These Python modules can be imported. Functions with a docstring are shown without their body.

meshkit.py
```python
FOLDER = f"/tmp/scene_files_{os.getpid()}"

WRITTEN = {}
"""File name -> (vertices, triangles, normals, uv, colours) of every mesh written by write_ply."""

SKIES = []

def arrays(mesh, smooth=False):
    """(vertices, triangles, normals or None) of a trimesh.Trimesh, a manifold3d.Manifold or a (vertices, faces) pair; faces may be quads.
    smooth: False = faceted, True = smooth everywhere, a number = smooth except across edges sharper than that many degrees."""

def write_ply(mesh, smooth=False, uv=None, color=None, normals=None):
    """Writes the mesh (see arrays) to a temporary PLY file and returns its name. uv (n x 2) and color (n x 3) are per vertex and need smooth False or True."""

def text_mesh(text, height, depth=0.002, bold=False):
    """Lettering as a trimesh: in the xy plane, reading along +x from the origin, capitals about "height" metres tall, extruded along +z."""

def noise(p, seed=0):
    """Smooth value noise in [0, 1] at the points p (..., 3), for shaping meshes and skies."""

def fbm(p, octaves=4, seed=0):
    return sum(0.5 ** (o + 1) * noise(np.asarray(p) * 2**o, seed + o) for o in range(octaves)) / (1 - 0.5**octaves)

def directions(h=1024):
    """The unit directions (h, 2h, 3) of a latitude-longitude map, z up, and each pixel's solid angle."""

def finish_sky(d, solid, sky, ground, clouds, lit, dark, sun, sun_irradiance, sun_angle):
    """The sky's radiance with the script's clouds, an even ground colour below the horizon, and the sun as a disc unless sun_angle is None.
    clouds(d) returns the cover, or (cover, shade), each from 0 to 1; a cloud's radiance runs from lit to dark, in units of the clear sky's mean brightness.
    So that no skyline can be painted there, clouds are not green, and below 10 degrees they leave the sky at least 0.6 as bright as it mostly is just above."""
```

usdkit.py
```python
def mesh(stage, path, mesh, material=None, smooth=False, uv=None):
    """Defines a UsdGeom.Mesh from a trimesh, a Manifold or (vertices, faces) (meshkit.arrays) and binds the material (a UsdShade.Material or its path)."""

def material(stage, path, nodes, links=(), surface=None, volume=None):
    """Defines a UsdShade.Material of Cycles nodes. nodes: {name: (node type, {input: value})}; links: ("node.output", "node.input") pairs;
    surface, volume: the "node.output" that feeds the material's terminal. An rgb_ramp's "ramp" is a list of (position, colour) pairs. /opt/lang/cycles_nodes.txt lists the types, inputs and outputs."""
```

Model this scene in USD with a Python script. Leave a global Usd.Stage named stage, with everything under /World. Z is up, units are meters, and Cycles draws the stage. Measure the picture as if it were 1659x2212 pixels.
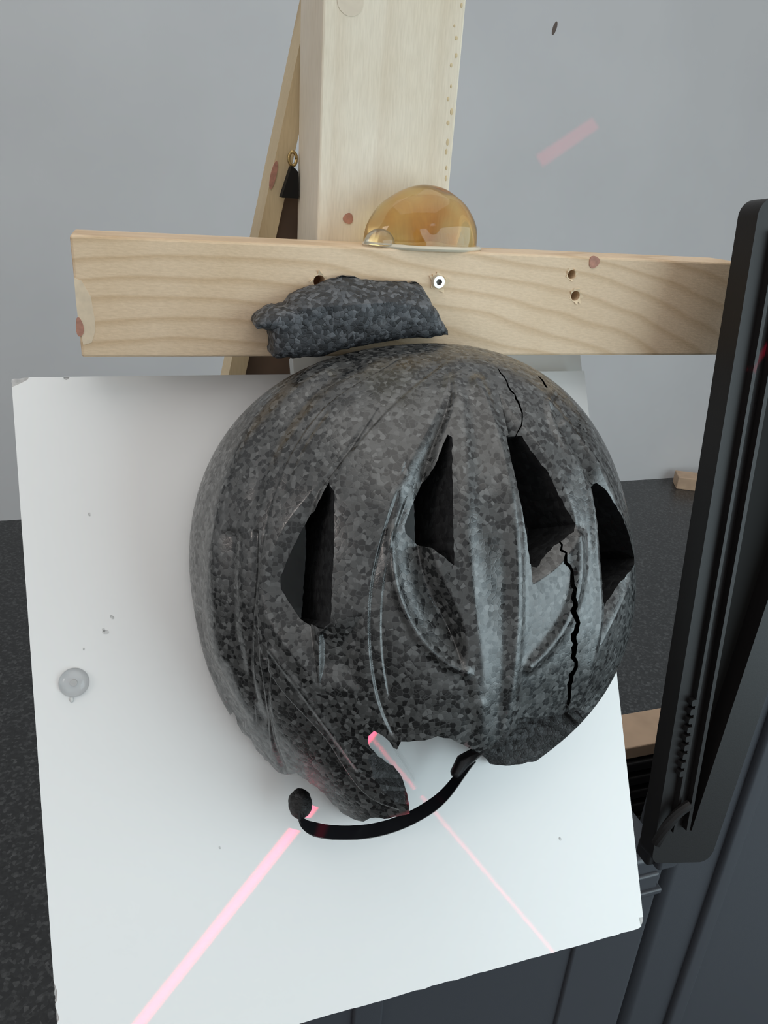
import math
import numpy as np
import trimesh
import manifold3d as m3
import shapely
import shapely.affinity
from scipy.spatial import cKDTree
from shapely.geometry import Polygon, LineString
from pxr import Usd, UsdGeom, UsdLux, UsdShade, Gf, Sdf, Vt
import usdkit
import meshkit

stage = Usd.Stage.CreateInMemory()
UsdGeom.SetStageUpAxis(stage, 'Z')
UsdGeom.SetStageMetersPerUnit(stage, 1.0)
UsdGeom.Xform.Define(stage, '/World')
UsdGeom.Scope.Define(stage, '/World/Looks')

# ------------------------------------------------------------------ camera
H = 1.12                      # camera height above the floor
FPX, CX, CY = 1600.0, 829.5, 1106.0
_ex = np.array([0.951, -0.0686, 0.301])
_ez = np.array([0.063, -0.913, -0.402])
_ez = _ez / np.linalg.norm(_ez)
_ex = _ex - _ez * (_ex @ _ez)
_ex /= np.linalg.norm(_ex)
_ey = np.cross(_ez, _ex)
W = np.stack([_ex, _ey, _ez])             # world from camera (x right, y down, z forward)
EYE = np.array([0, 0, H])
cam = UsdGeom.Camera.Define(stage, '/World/camera')
cam.CreateHorizontalApertureAttr(36.0)
cam.CreateVerticalApertureAttr(36.0 * 2212 / 1659)
cam.CreateFocalLengthAttr(36.0 * FPX / 1659)
cam.CreateClippingRangeAttr(Gf.Vec2f(0.02, 100))
M = Gf.Matrix4d(1)
for r, v in enumerate((W[:, 0], -W[:, 1], -W[:, 2], EYE)):
    for c in range(3):
        M[r, c] = float(v[c])
UsdGeom.Xformable(cam).AddTransformOp().Set(M)
cam.CreateExposureAttr(0.38)


# ------------------------------------------------------------------ lights
def look_matrix(pos, target):
    z = np.asarray(pos, float) - np.asarray(target, float)
    z /= np.linalg.norm(z)
    x = np.cross((0, 0, 1), z)
    x = x / np.linalg.norm(x) if np.linalg.norm(x) > 1e-6 else np.array([1.0, 0, 0])
    y = np.cross(z, x)
    m = Gf.Matrix4d(1)
    for r, v in enumerate((x, y, z, pos)):
        for c in range(3):
            m[r, c] = float(v[c])
    return m


def rect_light(name, pos, target, w, h, intensity, color):
    l = UsdLux.RectLight.Define(stage, '/World/' + name)
    l.CreateWidthAttr(w)
    l.CreateHeightAttr(h)
    l.CreateIntensityAttr(intensity)
    l.CreateColorAttr(Gf.Vec3f(*color))
    UsdGeom.Xformable(l).AddTransformOp().Set(look_matrix(pos, target))


dome = UsdLux.DomeLight.Define(stage, '/World/ambient_light')
dome.CreateIntensityAttr(0.13)
dome.CreateColorAttr(Gf.Vec3f(0.95, 0.98, 1.0))
# daylight through a window to the right of the photographer, a lamp to the left, the ceiling lamp
rect_light('window_light', (1.70, -0.95, H - 0.22), (0.2, 0.35, H - 0.22), 2.2, 1.7, 2.2, (0.74, 0.93, 1.0))
rect_light('room_light', (-1.7, -0.35, H + 0.60), (0.2, 0.6, H - 0.2), 0.5, 0.5, 5.0, (1.0, 0.88, 0.82))
rect_light('ceiling_light', (0.3, 0.0, H + 1.65), (0.3, 0.2, 0.0), 2.6, 2.2, 0.72, (1.0, 0.96, 0.9))


# ------------------------------------------------------------------ scene helpers
USED = {}


def numbered(path):
    n = USED.get(path, -1) + 1
    USED[path] = n
    return path if n == 0 else f'{path}_{n:03d}'


def tag(prim, label=None, category=None, group=None, kind=None):
    for k, v in (('label', label), ('category', category), ('group', group), ('kind', kind)):
        if v:
            prim.SetCustomDataByKey(k, v)


def thing(name, base, label, category, group=None):
    p = numbered('/World/' + name)
    x = UsdGeom.Xform.Define(stage, p)
    x.AddTranslateOp().Set(Gf.Vec3d(*map(float, base)))
    tag(x.GetPrim(), label, category, group)
    x.base = np.asarray(base, float)
    return x


def verts_faces(mesh):
    v, f, _ = meshkit.arrays(mesh, False)
    return np.array(v), np.array(f)


def part(name, mesh, mat, parent, smooth=False, label=None, kind=None):
    """mesh in world coordinates -> a Mesh prim under parent (moved by the parent thing's base)"""
    v, f = verts_faces(mesh)
    path = numbered(str(parent.GetPath()) + '/' + name)
    pr = usdkit.mesh(stage, path, trimesh.Trimesh(v - parent.base, f, process=False), mat, smooth=smooth)
    pr.base = parent.base
    tag(pr.GetPrim(), label=label, kind=kind)
    return pr


def solo(name, mesh, mat, label=None, category=None, kind=None, smooth=False):
    v, f = verts_faces(mesh)
    b = np.array([(v[:, 0].min() + v[:, 0].max()) / 2, (v[:, 1].min() + v[:, 1].max()) / 2, v[:, 2].min()])
    pr = usdkit.mesh(stage, numbered('/World/' + name), trimesh.Trimesh(v - b, f, process=False), mat, smooth=smooth)
    pr.AddTranslateOp().Set(Gf.Vec3d(*map(float, b)))
    pr.base = b
    tag(pr.GetPrim(), label, category, None, kind)
    return pr


def unit(v):
    v = np.asarray(v, float)
    return v / np.linalg.norm(v)


def ray(px, py):
    return W @ np.array([(px - CX) / FPX, (py - CY) / FPX, 1.0])


def on_plane(px, py, n, d):
    """the point where the sight line of a measured point of the photo meets the plane n.p = d (relative to the eye)"""
    r = ray(px, py)
    return EYE + r * (d / (np.asarray(n, float) @ r))


def on_y(px, py, y):
    return on_plane(px, py, (0, 1, 0), y)


def to_px(P):
    c = (np.asarray(P, float) - EYE) @ W
    return np.stack([CX + FPX * c[..., 0] / c[..., 2], CY + FPX * c[..., 1] / c[..., 2]], -1)


def man(mesh):
    v, f = verts_faces(mesh)
    return m3.Manifold(m3.Mesh(vert_properties=np.ascontiguousarray(v, np.float32), tri_verts=np.ascontiguousarray(f, np.uint32)))


def man_tri(m):
    d = m.to_mesh()
    return trimesh.Trimesh(np.array(d.vert_properties[:, :3], float), np.array(d.tri_verts, int), process=False)


def rbox(lo, hi, r=0.002, seg=8):
    """box with rounded edges"""
    lo, hi = np.asarray(lo, float) + r, np.asarray(hi, float) - r
    s = m3.Manifold.sphere(r, seg)
    cs = [s.translate((x, y, z)) for x in (lo[0], hi[0]) for y in (lo[1], hi[1]) for z in (lo[2], hi[2])]
    return m3.Manifold.batch_hull(cs)


def frame_mesh(mesh, origin, ax, ay, az):
    """local mesh -> world"""
    v, f = verts_faces(mesh)
    w = np.asarray(origin) + v[:, :1] * np.asarray(ax) + v[:, 1:2] * np.asarray(ay) + v[:, 2:3] * np.asarray(az)
    if np.dot(np.cross(ax, ay), az) < 0:
        f = f[:, ::-1]
    return trimesh.Trimesh(w, f, process=False)


def extrude(poly, depth):
    return trimesh.creation.extrude_polygon(poly, depth, engine='earcut')


def tube(points, r, seg=8):
    p = np.asarray(points, float)
    t = np.gradient(p, axis=0)
    t /= np.linalg.norm(t, axis=1, keepdims=True)
    up = np.array([0.13, 0.27, 0.95])
    a = np.cross(t, up)
    a /= np.linalg.norm(a, axis=1, keepdims=True)
    b = np.cross(t, a)
    ang = np.linspace(0, 2 * np.pi, seg, endpoint=False)
    r = np.broadcast_to(np.asarray(r, float), (len(p),))
    v = p[:, None] + r[:, None, None] * (np.cos(ang)[None, :, None] * a[:, None] + np.sin(ang)[None, :, None] * b[:, None])
    n = len(p)
    i, j = np.meshgrid(np.arange(n - 1), np.arange(seg), indexing='ij')
    q = np.stack([i * seg + j, i * seg + (j + 1) % seg, (i + 1) * seg + (j + 1) % seg, (i + 1) * seg + j], -1).reshape(-1, 4)
    f = np.vstack([q[:, [0, 1, 2]], q[:, [0, 2, 3]]])
    caps = [[0, k + 1, k] for k in range(1, seg - 1)] + [[(n - 1) * seg, (n - 1) * seg + k, (n - 1) * seg + k + 1] for k in range(1, seg - 1)]
    m = trimesh.Trimesh(v.reshape(-1, 3), np.vstack([f, caps]), process=False)
    if m.volume < 0:
        m.invert()
    return m


def spline(pts, n):
    from scipy.interpolate import CubicSpline
    p = np.asarray(pts, float)
    s = np.r_[0, np.cumsum(np.linalg.norm(np.diff(p, axis=0), axis=1))]
    return CubicSpline(s, p)(np.linspace(0, s[-1], n))


def jag(pts, amp, step, seed, closed=False):
    """a polyline resampled every `step` with a crumbly offset of +-amp"""
    rng = np.random.default_rng(seed)
    p = np.asarray(pts, float)
    if closed:
        p = np.vstack([p, p[:1]])
    out = []
    for a, b in zip(p[:-1], p[1:]):
        L = np.linalg.norm(b - a)
        n = max(1, int(L / step))
        nrm = np.array([-(b - a)[1], (b - a)[0]]) / max(L, 1e-9)
        for k in range(n):
            q = a + (b - a) * k / n
            out.append(q + nrm * rng.uniform(-amp, amp) * (k > 0))
    if not closed:
        out.append(p[-1])
    return np.array(out)


# ------------------------------------------------------------------ materials
def mat(name, nodes, links, surface='p.BSDF'):
    return usdkit.material(stage, '/World/Looks/' + name, nodes, links, surface=surface)


def plain(name, color, rough=0.5, spec=0.5, metallic=0.0, bump=0.0, bscale=400.0, vary=0.0, vscale=20.0):
    nodes = {'p': ('principled_bsdf', {'base_color': color, 'roughness': rough, 'specular_ior_level': spec, 'metallic': metallic})}
    links = []
    if bump or vary:
        nodes['g'] = ('geometry', {})
    if vary:
        nodes['n'] = ('noise_texture', {'scale': vscale, 'detail': 5.0})
        nodes['r'] = ('rgb_ramp', {'ramp': [(0.3, tuple(c * (1 - vary) for c in color)), (0.7, tuple(min(1, c * (1 + vary)) for c in color))]})
        links += [('g.position', 'n.vector'), ('n.fac', 'r.fac'), ('r.color', 'p.base_color')]
    if bump:
        nodes['bn'] = ('noise_texture', {'scale': bscale, 'detail': 3.0})
        nodes['b'] = ('bump', {'strength': bump, 'distance': 0.001})
        links += [('g.position', 'bn.vector'), ('bn.fac', 'b.height'), ('b.normal', 'p.normal')]
    return mat(name, nodes, links)


def wood(name, light, dark, stretch, center, ring_scale, distort=1.0, amount=0.5):
    """stretch: scale of the coordinates (small along the grain); rings around a line through center"""
    loc = tuple(-c * s for c, s in zip(center, stretch))
    return mat(name, {
        'g': ('geometry', {}),
        'm': ('mapping', {'location': loc, 'scale': stretch}),
        'n1': ('noise_texture', {'scale': 9.0, 'detail': 3.0}),
        'mx': ('mix', {'mix_type': 'linear_light', 'fac': 0.035 * distort}),
        'w': ('wave_texture', {'wave_type': 'rings', 'rings_direction': 'y', 'profile': 'saw', 'scale': ring_scale, 'distortion': 1.0, 'detail': 2.0, 'detail_scale': 1.5}),
        'm2': ('mapping', {'scale': tuple(s * 3.0 for s in stretch)}),
        'n2': ('noise_texture', {'scale': 260.0, 'detail': 4.0}),
        'n3': ('noise_texture', {'scale': 14.0, 'detail': 3.0}),
        'r': ('rgb_ramp', {'ramp': [(0.0, light), (0.55, light), (0.86, tuple(l + (d - l) * amount for l, d in zip(light, dark))), (1.0, light)]}),
        'r2': ('rgb_ramp', {'ramp': [(0.3, (0.92, 0.91, 0.89)), (0.65, (1.04, 1.04, 1.03))]}),
        'r3': ('rgb_ramp', {'ramp': [(0.3, (0.93, 0.90, 0.85)), (0.7, (1.05, 1.06, 1.08))]}),
        'mu': ('mix', {'mix_type': 'multiply', 'fac': 0.8}),
        'mv': ('mix', {'mix_type': 'multiply', 'fac': 0.8}),
        'b': ('bump', {'strength': 0.25, 'distance': 0.0006}),
        'p': ('principled_bsdf', {'roughness': 0.55, 'specular_ior_level': 0.35}),
    }, [('g.position', 'm.vector'), ('m.vector', 'n1.vector'), ('m.vector', 'mx.color1'), ('n1.color', 'mx.color2'), ('mx.color', 'w.vector'),
        ('g.position', 'm2.vector'), ('m2.vector', 'n2.vector'), ('g.position', 'n3.vector'), ('w.fac', 'r.fac'), ('n2.fac', 'r2.fac'), ('n3.fac', 'r3.fac'),
        ('r.color', 'mu.color1'), ('r2.color', 'mu.color2'), ('mu.color', 'mv.color1'), ('r3.color', 'mv.color2'), ('mv.color', 'p.base_color'),
        ('n2.fac', 'b.height'), ('b.normal', 'p.normal')])


def eps_material(name, tones, rough, bead=0.0036, bump=0.16, pits=True, spec=0.5, dist=0.0006, seam=(0.058, 0.060, 0.060), seam_amount=0.55):
    """moulded bead foam: each bead its own tone, with fine seams and a few pits between them"""
    s = 1.0 / bead
    nodes = {
        'g': ('geometry', {}),
        'wn': ('noise_texture', {'scale': 420.0, 'detail': 1.0}),
        'wm': ('mix', {'mix_type': 'linear_light', 'fac': 0.0006}),
        'v': ('voronoi_texture', {'scale': s, 'feature': 'f1', 'randomness': 0.85}),
        've': ('voronoi_texture', {'scale': s, 'feature': 'distance_to_edge', 'randomness': 0.85}),
        'sc': ('separate_color', {}),
        'r': ('rgb_ramp', {'ramp': tones}),
        'rr': ('map_range', {'from_min': 0.0, 'from_max': 1.0, 'to_min': rough - 0.08, 'to_max': rough + 0.12}),
        'e': ('map_range', {'from_min': 0.0, 'from_max': 0.16, 'to_min': 0.0, 'to_max': 1.0, 'clamp': True}),
        'h': ('math', {'math_type': 'multiply_add', 'value2': 0.35}),
        'b': ('bump', {'strength': bump, 'distance': dist}),
        'p': ('principled_bsdf', {'specular_ior_level': spec}),
    }
    links = [('g.position', 'wn.vector'), ('g.position', 'wm.color1'), ('wn.color', 'wm.color2'), ('wm.color', 'v.vector'), ('wm.color', 've.vector'),
             ('v.color', 'sc.color'), ('sc.r', 'r.fac'), ('sc.g', 'rr.value'), ('rr.result', 'p.roughness'), ('ve.distance', 'e.value'),
             ('sc.b', 'h.value1'), ('e.result', 'h.value3'), ('h.value', 'b.height'), ('b.normal', 'p.normal')]
    nodes['sm'] = ('map_range', {'from_min': 0.01, 'from_max': 0.09, 'to_min': 1.0, 'to_max': 0.0, 'clamp': True})
    nodes['sx'] = ('mix', {'mix_type': 'mix', 'color2': seam})
    nodes['sf'] = ('math', {'math_type': 'multiply', 'value2': seam_amount})
    links += [('ve.distance', 'sm.value'), ('sm.result', 'sf.value1'), ('sf.value', 'sx.fac'), ('r.color', 'sx.color1')]
    if pits:
        nodes['pn'] = ('noise_texture', {'scale': 150.0, 'detail': 0.0})
        nodes['pe'] = ('math', {'math_type': 'less_than', 'value2': 0.035})
        nodes['pp'] = ('math', {'math_type': 'greater_than', 'value2': 0.66})
        nodes['pm'] = ('math', {'math_type': 'multiply'})
        nodes['pc'] = ('mix', {'mix_type': 'mix', 'color2': (0.006, 0.006, 0.006)})
        links += [('ve.distance', 'pe.value1'), ('g.position', 'pn.vector'), ('pn.fac', 'pp.value1'), ('pe.value', 'pm.value1'), ('pp.value', 'pm.value2'),
                  ('pm.value', 'pc.fac'), ('sx.color', 'pc.color1'), ('pc.color', 'p.base_color')]
    else:
        links.append(('sx.color', 'p.base_color'))
    return mat(name, nodes, links)


EPS = eps_material('moulded_bead_foam', [(0.0, (0.003, 0.003, 0.003)), (0.36, (0.005, 0.005, 0.005)), (0.40, (0.036, 0.037, 0.036)), (0.75, (0.055, 0.056, 0.055)), (1.0, (0.11, 0.113, 0.112))], 0.27, bead=0.0027, spec=0.85, bump=0.06)
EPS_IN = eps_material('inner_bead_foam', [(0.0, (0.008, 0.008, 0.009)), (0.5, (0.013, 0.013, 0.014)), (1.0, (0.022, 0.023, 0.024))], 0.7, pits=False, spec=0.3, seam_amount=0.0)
EPS_BROKEN = eps_material('broken_bead_foam', [(0.0, (0.008, 0.0075, 0.007)), (0.5, (0.018, 0.017, 0.017)), (1.0, (0.040, 0.039, 0.040))], 0.6, bead=0.0027, seam_amount=0.0, bump=0.3, pits=False, spec=0.35, dist=0.0012)
EPS_CHUNK = eps_material('rough_bead_foam', [(0.0, (0.018, 0.019, 0.021)), (0.5, (0.045, 0.049, 0.055)), (1.0, (0.13, 0.138, 0.150))], 0.55, bead=0.0028, seam_amount=0.2, bump=0.28, spec=0.4, dist=0.001)
BEAM_WOOD = wood('beam_pine', (0.73, 0.56, 0.39), (0.54, 0.37, 0.215), (0.30, 1.0, 1.0), (0.06, 0.48, H - 0.165), 27.0, 0.7, 0.62)
POST_WOOD = wood('post_spruce', (0.74, 0.665, 0.545), (0.62, 0.52, 0.40), (1.0, 1.0, 0.10), (0.30, 0.75, H), 9.0, 0.4, 0.4)
BRACE_WOOD = wood('brace_spruce', (0.60, 0.48, 0.30), (0.42, 0.30, 0.17), (1.0, 1.0, 0.1), (0.2, 0.8, H), 8.0, 0.6, 0.5)
BLOCK_WOOD = plain('block_wood', (0.52, 0.36, 0.24), 0.6, vary=0.12)
KNOT = plain('knot_wood', (0.42, 0.20, 0.14), 0.6, vary=0.2, vscale=300.0)
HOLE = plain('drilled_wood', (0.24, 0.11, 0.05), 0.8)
SPLINTER = plain('splintered_wood', (0.78, 0.62, 0.42), 0.7)
TORN = plain('torn_pine', (0.66, 0.53, 0.38), 0.7, vary=0.1, vscale=150.0)
TORN_POST = plain('knot_halo_wood', (0.66, 0.57, 0.45), 0.7, vary=0.06, vscale=100.0)
WHITE = plain('white_laminate', (0.83, 0.83, 0.82), 0.33, 0.45, bump=0.02, bscale=30.0)
CHIPBOARD = plain('chipped_board_edge', (0.50, 0.49, 0.48), 0.8, vary=0.2, vscale=300.0)
GREYBOARD = plain('backing_laminate', (0.72, 0.74, 0.73), 0.5)
SMUDGE = plain('grey_scuff', (0.55, 0.55, 0.54), 0.6, vary=0.3, vscale=500.0)
BLACK = plain('black_plastic', (0.013, 0.012, 0.013), 0.38, 0.5, bump=0.08, bscale=900.0)
LID = plain('black_lid_plastic', (0.013, 0.0115, 0.0115), 0.45, 0.28, bump=0.05, bscale=700.0)
GREYPL = plain('dark_grey_plastic', (0.052, 0.055, 0.064), 0.36, 0.5, bump=0.10, bscale=1500.0)
STRAP = plain('glossy_black_strap', (0.010, 0.010, 0.012), 0.18, 0.5)
MATTE = plain('matte_black', (0.008, 0.0075, 0.007), 0.7, 0.2)
STEEL = plain('bolt_steel', (0.72, 0.71, 0.69), 0.35, metallic=0.85)
BRASS = plain('brass', (0.42, 0.30, 0.13), 0.28, metallic=0.9)
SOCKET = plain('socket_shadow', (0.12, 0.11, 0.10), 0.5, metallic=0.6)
GEL = mat('amber_gel', {'g': ('geometry', {}), 'n': ('noise_texture', {'scale': 45.0, 'detail': 1.0}),
                        'r': ('rgb_ramp', {'ramp': [(0.35, (0.94, 0.80, 0.42)), (0.65, (0.90, 0.55, 0.22))]}),
                        'p': ('principled_bsdf', {'roughness': 0.03, 'ior': 1.42, 'transmission_weight': 0.94})},
          [('g.position', 'n.vector'), ('n.fac', 'r.fac'), ('r.color', 'p.base_color')])
CLEAR = mat('clear_gel', {'p': ('principled_bsdf', {'base_color': (0.97, 0.95, 0.88), 'roughness': 0.03, 'ior': 1.42, 'transmission_weight': 0.95})}, [])
SKIRT = plain('pale_gel_film', (0.60, 0.53, 0.41), 0.15)
RUBBER = mat('clear_rubber', {'p': ('principled_bsdf', {'base_color': (0.93, 0.94, 0.95), 'roughness': 0.04, 'ior': 1.38, 'transmission_weight': 0.95})}, [])
# wall paint with a fine woven grain; floor of dark terrazzo
WALL = mat('wall_paint', {'g': ('geometry', {}), 'n': ('noise_texture', {'scale': 3.0, 'detail': 4.0}), 'f': ('noise_texture', {'scale': 250.0, 'detail': 2.0}),
                          'r': ('rgb_ramp', {'ramp': [(0.3, (0.60, 0.60, 0.605)), (0.7, (0.64, 0.64, 0.643))]}),
                          'b': ('bump', {'strength': 0.08, 'distance': 0.001}), 'p': ('principled_bsdf', {'roughness': 0.8, 'specular_ior_level': 0.2})},
           [('g.position', 'n.vector'), ('g.position', 'f.vector'), ('n.fac', 'r.fac'), ('r.color', 'p.base_color'), ('f.fac', 'b.height'), ('b.normal', 'p.normal')])
FLOOR = mat('terrazzo', {'g': ('geometry', {}), 'v': ('voronoi_texture', {'scale': 170.0}), 'sc': ('separate_color', {}), 'n': ('noise_texture', {'scale': 90.0, 'detail': 4.0}),
                         'mx': ('mix', {'fac': 0.55}), 'r': ('rgb_ramp', {'ramp': [(0.0, (0.012, 0.012, 0.013)), (0.55, (0.026, 0.027, 0.028)), (0.75, (0.065, 0.067, 0.068)), (0.95, (0.13, 0.133, 0.133))]}),
                         'p': ('principled_bsdf', {'roughness': 0.32, 'specular_ior_level': 0.45})},
            [('g.position', 'v.vector'), ('g.position', 'n.vector'), ('v.color', 'sc.color'), ('sc.r', 'mx.color1'), ('n.fac', 'mx.color2'), ('mx.color', 'r.fac'), ('r.color', 'p.base_color')])

# ------------------------------------------------------------------ the setting
WALL_Y = H * 2.28
solo('floor', trimesh.creation.box(bounds=[(-6, -2.6, -0.05), (7.0, WALL_Y + 0.1, 0)]), FLOOR, kind='structure')
solo('wall_back', trimesh.creation.box(bounds=[(-6, WALL_Y, 0), (7.0, WALL_Y + 0.1, 2.9)]), WALL, kind='structure')

# ------------------------------------------------------------------ wooden stand
BEAM_Y0, BEAM_Y1 = 0.4833, 0.5283
ZT, ZB = H - 0.0368, H - 0.1070
BX0, BX1 = -0.0326, 0.452
POST_X0, POST_X1, POST_Y0, POST_Y1 = 0.1222, 0.2165, BEAM_Y1, BEAM_Y1 + 0.068

# crossbeam: holes drilled with booleans, knots let in flush
beam_solid = rbox((BX0, BEAM_Y0, ZB), (BX1, BEAM_Y1, ZT), 0.0015)
hole_spots = [((690, 608), 0.0040), ((1235, 593), 0.0032), ((1243, 639), 0.0036)]
for (hx, hy), hr in hole_spots:
    c = on_y(hx, hy, BEAM_Y0)
    cyl = m3.Manifold.cylinder(0.022, hr, hr * 0.8, 14).rotate((-90, 0, 0)).translate((c[0], BEAM_Y0 - 0.002, c[2]))
    beam_solid = beam_solid - cyl
beam = thing('wooden_beam', ((BX0 + BX1) / 2, (BEAM_Y0 + BEAM_Y1) / 2, ZB), 'horizontal pale pine beam with drilled splintered holes, running across above the helmet', 'beam')
part('timber', man_tri(beam_solid), BEAM_WOOD, beam)


def splinters(center, r, n, seed):
    rng = np.random.default_rng(seed)
    out = []
    for k in range(n):
        a = 2 * np.pi * k / n + rng.uniform(-0.3, 0.3)
        L = rng.uniform(0.25, 0.95) * r
        base = np.array([center[0] + math.cos(a) * r * 0.95, BEAM_Y0, center[2] + math.sin(a) * r * 0.95])
        d = np.array([math.cos(a + rng.uniform(-0.9, 0.9)), -0.25 - rng.uniform(0, 0.3), math.sin(a + rng.uniform(-0.9, 0.9))])
        t = np.array([-math.sin(a), 0, math.cos(a)]) * r * rng.uniform(0.3, 0.7)
        tip = base + d * L
        v = np.array([base - t, base + t, tip, base + np.array([math.cos(a), 0.9, math.sin(a)]) * r * 0.3])
        h = m3.Manifold.hull_points(v.astype(np.float32))
        out.append(man_tri(h))
    return trimesh.util.concatenate(out)


for i, ((hx, hy), hr) in enumerate(hole_spots):
    c = on_y(hx, hy, BEAM_Y0)
    part('splinter_ring', splinters(c, hr * 1.05, 9, 5 + i), SPLINTER, beam, label='torn light wood fibres around a drilled hole')
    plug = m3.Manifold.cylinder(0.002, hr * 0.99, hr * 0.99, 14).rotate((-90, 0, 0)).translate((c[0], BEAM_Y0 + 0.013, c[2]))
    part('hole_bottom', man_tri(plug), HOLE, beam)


def knot(name, px_, r_, y, parent, squash=1.0):
    c = on_y(*px_, y)
    ang = np.linspace(0, 2 * np.pi, 18, endpoint=False)
    rr = r_ * (1 + 0.08 * np.sin(3 * ang + px_[0]))
    poly = Polygon(np.stack([rr * np.cos(ang), squash * rr * np.sin(ang)], 1))
    m = frame_mesh(extrude(poly, 0.0012), (c[0], y + 0.0007, c[2]), (1, 0, 0), (0, 0, 1), (0, -1, 0))
    part(name, m, KNOT, parent, label='reddish brown knot')


knot('knot', (1283, 566), 0.0042, BEAM_Y0, beam)
knot('knot', (172, 707), 0.0022, BEAM_Y0, beam, 2.6)
# torn bark patch at the left end of the beam
c = [on_y(x, y, BEAM_Y0) for x, y in ((160, 600), (176, 606), (196, 640), (205, 690), (206, 715), (198, 740), (180, 745), (170, 700), (164, 650))]
poly = Polygon([(p[0], p[2]) for p in c])
part('torn_patch', frame_mesh(extrude(poly, 0.0010), (0, BEAM_Y0 + 0.0008, 0), (1, 0, 0), (0, 0, 1), (0, -1, 0)), TORN, beam, label='pale torn patch at the left end')

# post
post = thing('wooden_post', ((POST_X0 + POST_X1) / 2, (POST_Y0 + POST_Y1) / 2, ZB), 'upright pale planed wooden post rising behind the beam to the top edge', 'post')
part('timber', man_tri(rbox((POST_X0, POST_Y0, ZB + 0.002), (POST_X1, POST_Y1, H + 0.55), 0.0015)), POST_WOOD, post)
knot('knot', (752, 472), 0.0035, POST_Y0, post)
kc = on_y(757, 2, POST_Y0)
ang = np.linspace(0, 2 * np.pi, 28, endpoint=False)
for rr, mm in ((0.0085, TORN_POST),):
    part('faint_knot', frame_mesh(extrude(Polygon(np.stack([rr * np.cos(ang), 0.95 * rr * np.sin(ang)], 1)), 0.0010), (kc[0], POST_Y0 + 0.0008 - 0.00005 * (rr < 0.01), kc[2]), (1, 0, 0), (0, 0, 1), (0, -1, 0)), mm, post, label='faint knot at the top of the picture')
# worn right arris with small dents
rng = np.random.default_rng(4)
dents = []
for k in range(16):
    z = H + 0.005 + k * 0.0085 + rng.uniform(-0.003, 0.003)
    s = rng.uniform(0.0006, 0.0013)
    dents.append(trimesh.creation.icosphere(1, 1.0).apply_transform(np.diag([s, 0.0003, s * rng.uniform(1, 2), 1])).apply_translation((POST_X1 - rng.uniform(0.003, 0.007), POST_Y0, z)))
part('edge_scuffs', trimesh.util.concatenate(dents), BRACE_WOOD, post, kind='stuff')

# brace leaning from behind the post down to the floor, left of it
bt, bb = on_y(655, 60, 0.60), on_y(498, 790, 0.60)
lean = (bt[0] - bb[0]) / (bt[2] - bb[2])
z_lo, z_hi = 0.002, H + 0.17


def brace_x(z):
    return bb[0] + lean * (z - bb[2])


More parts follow.
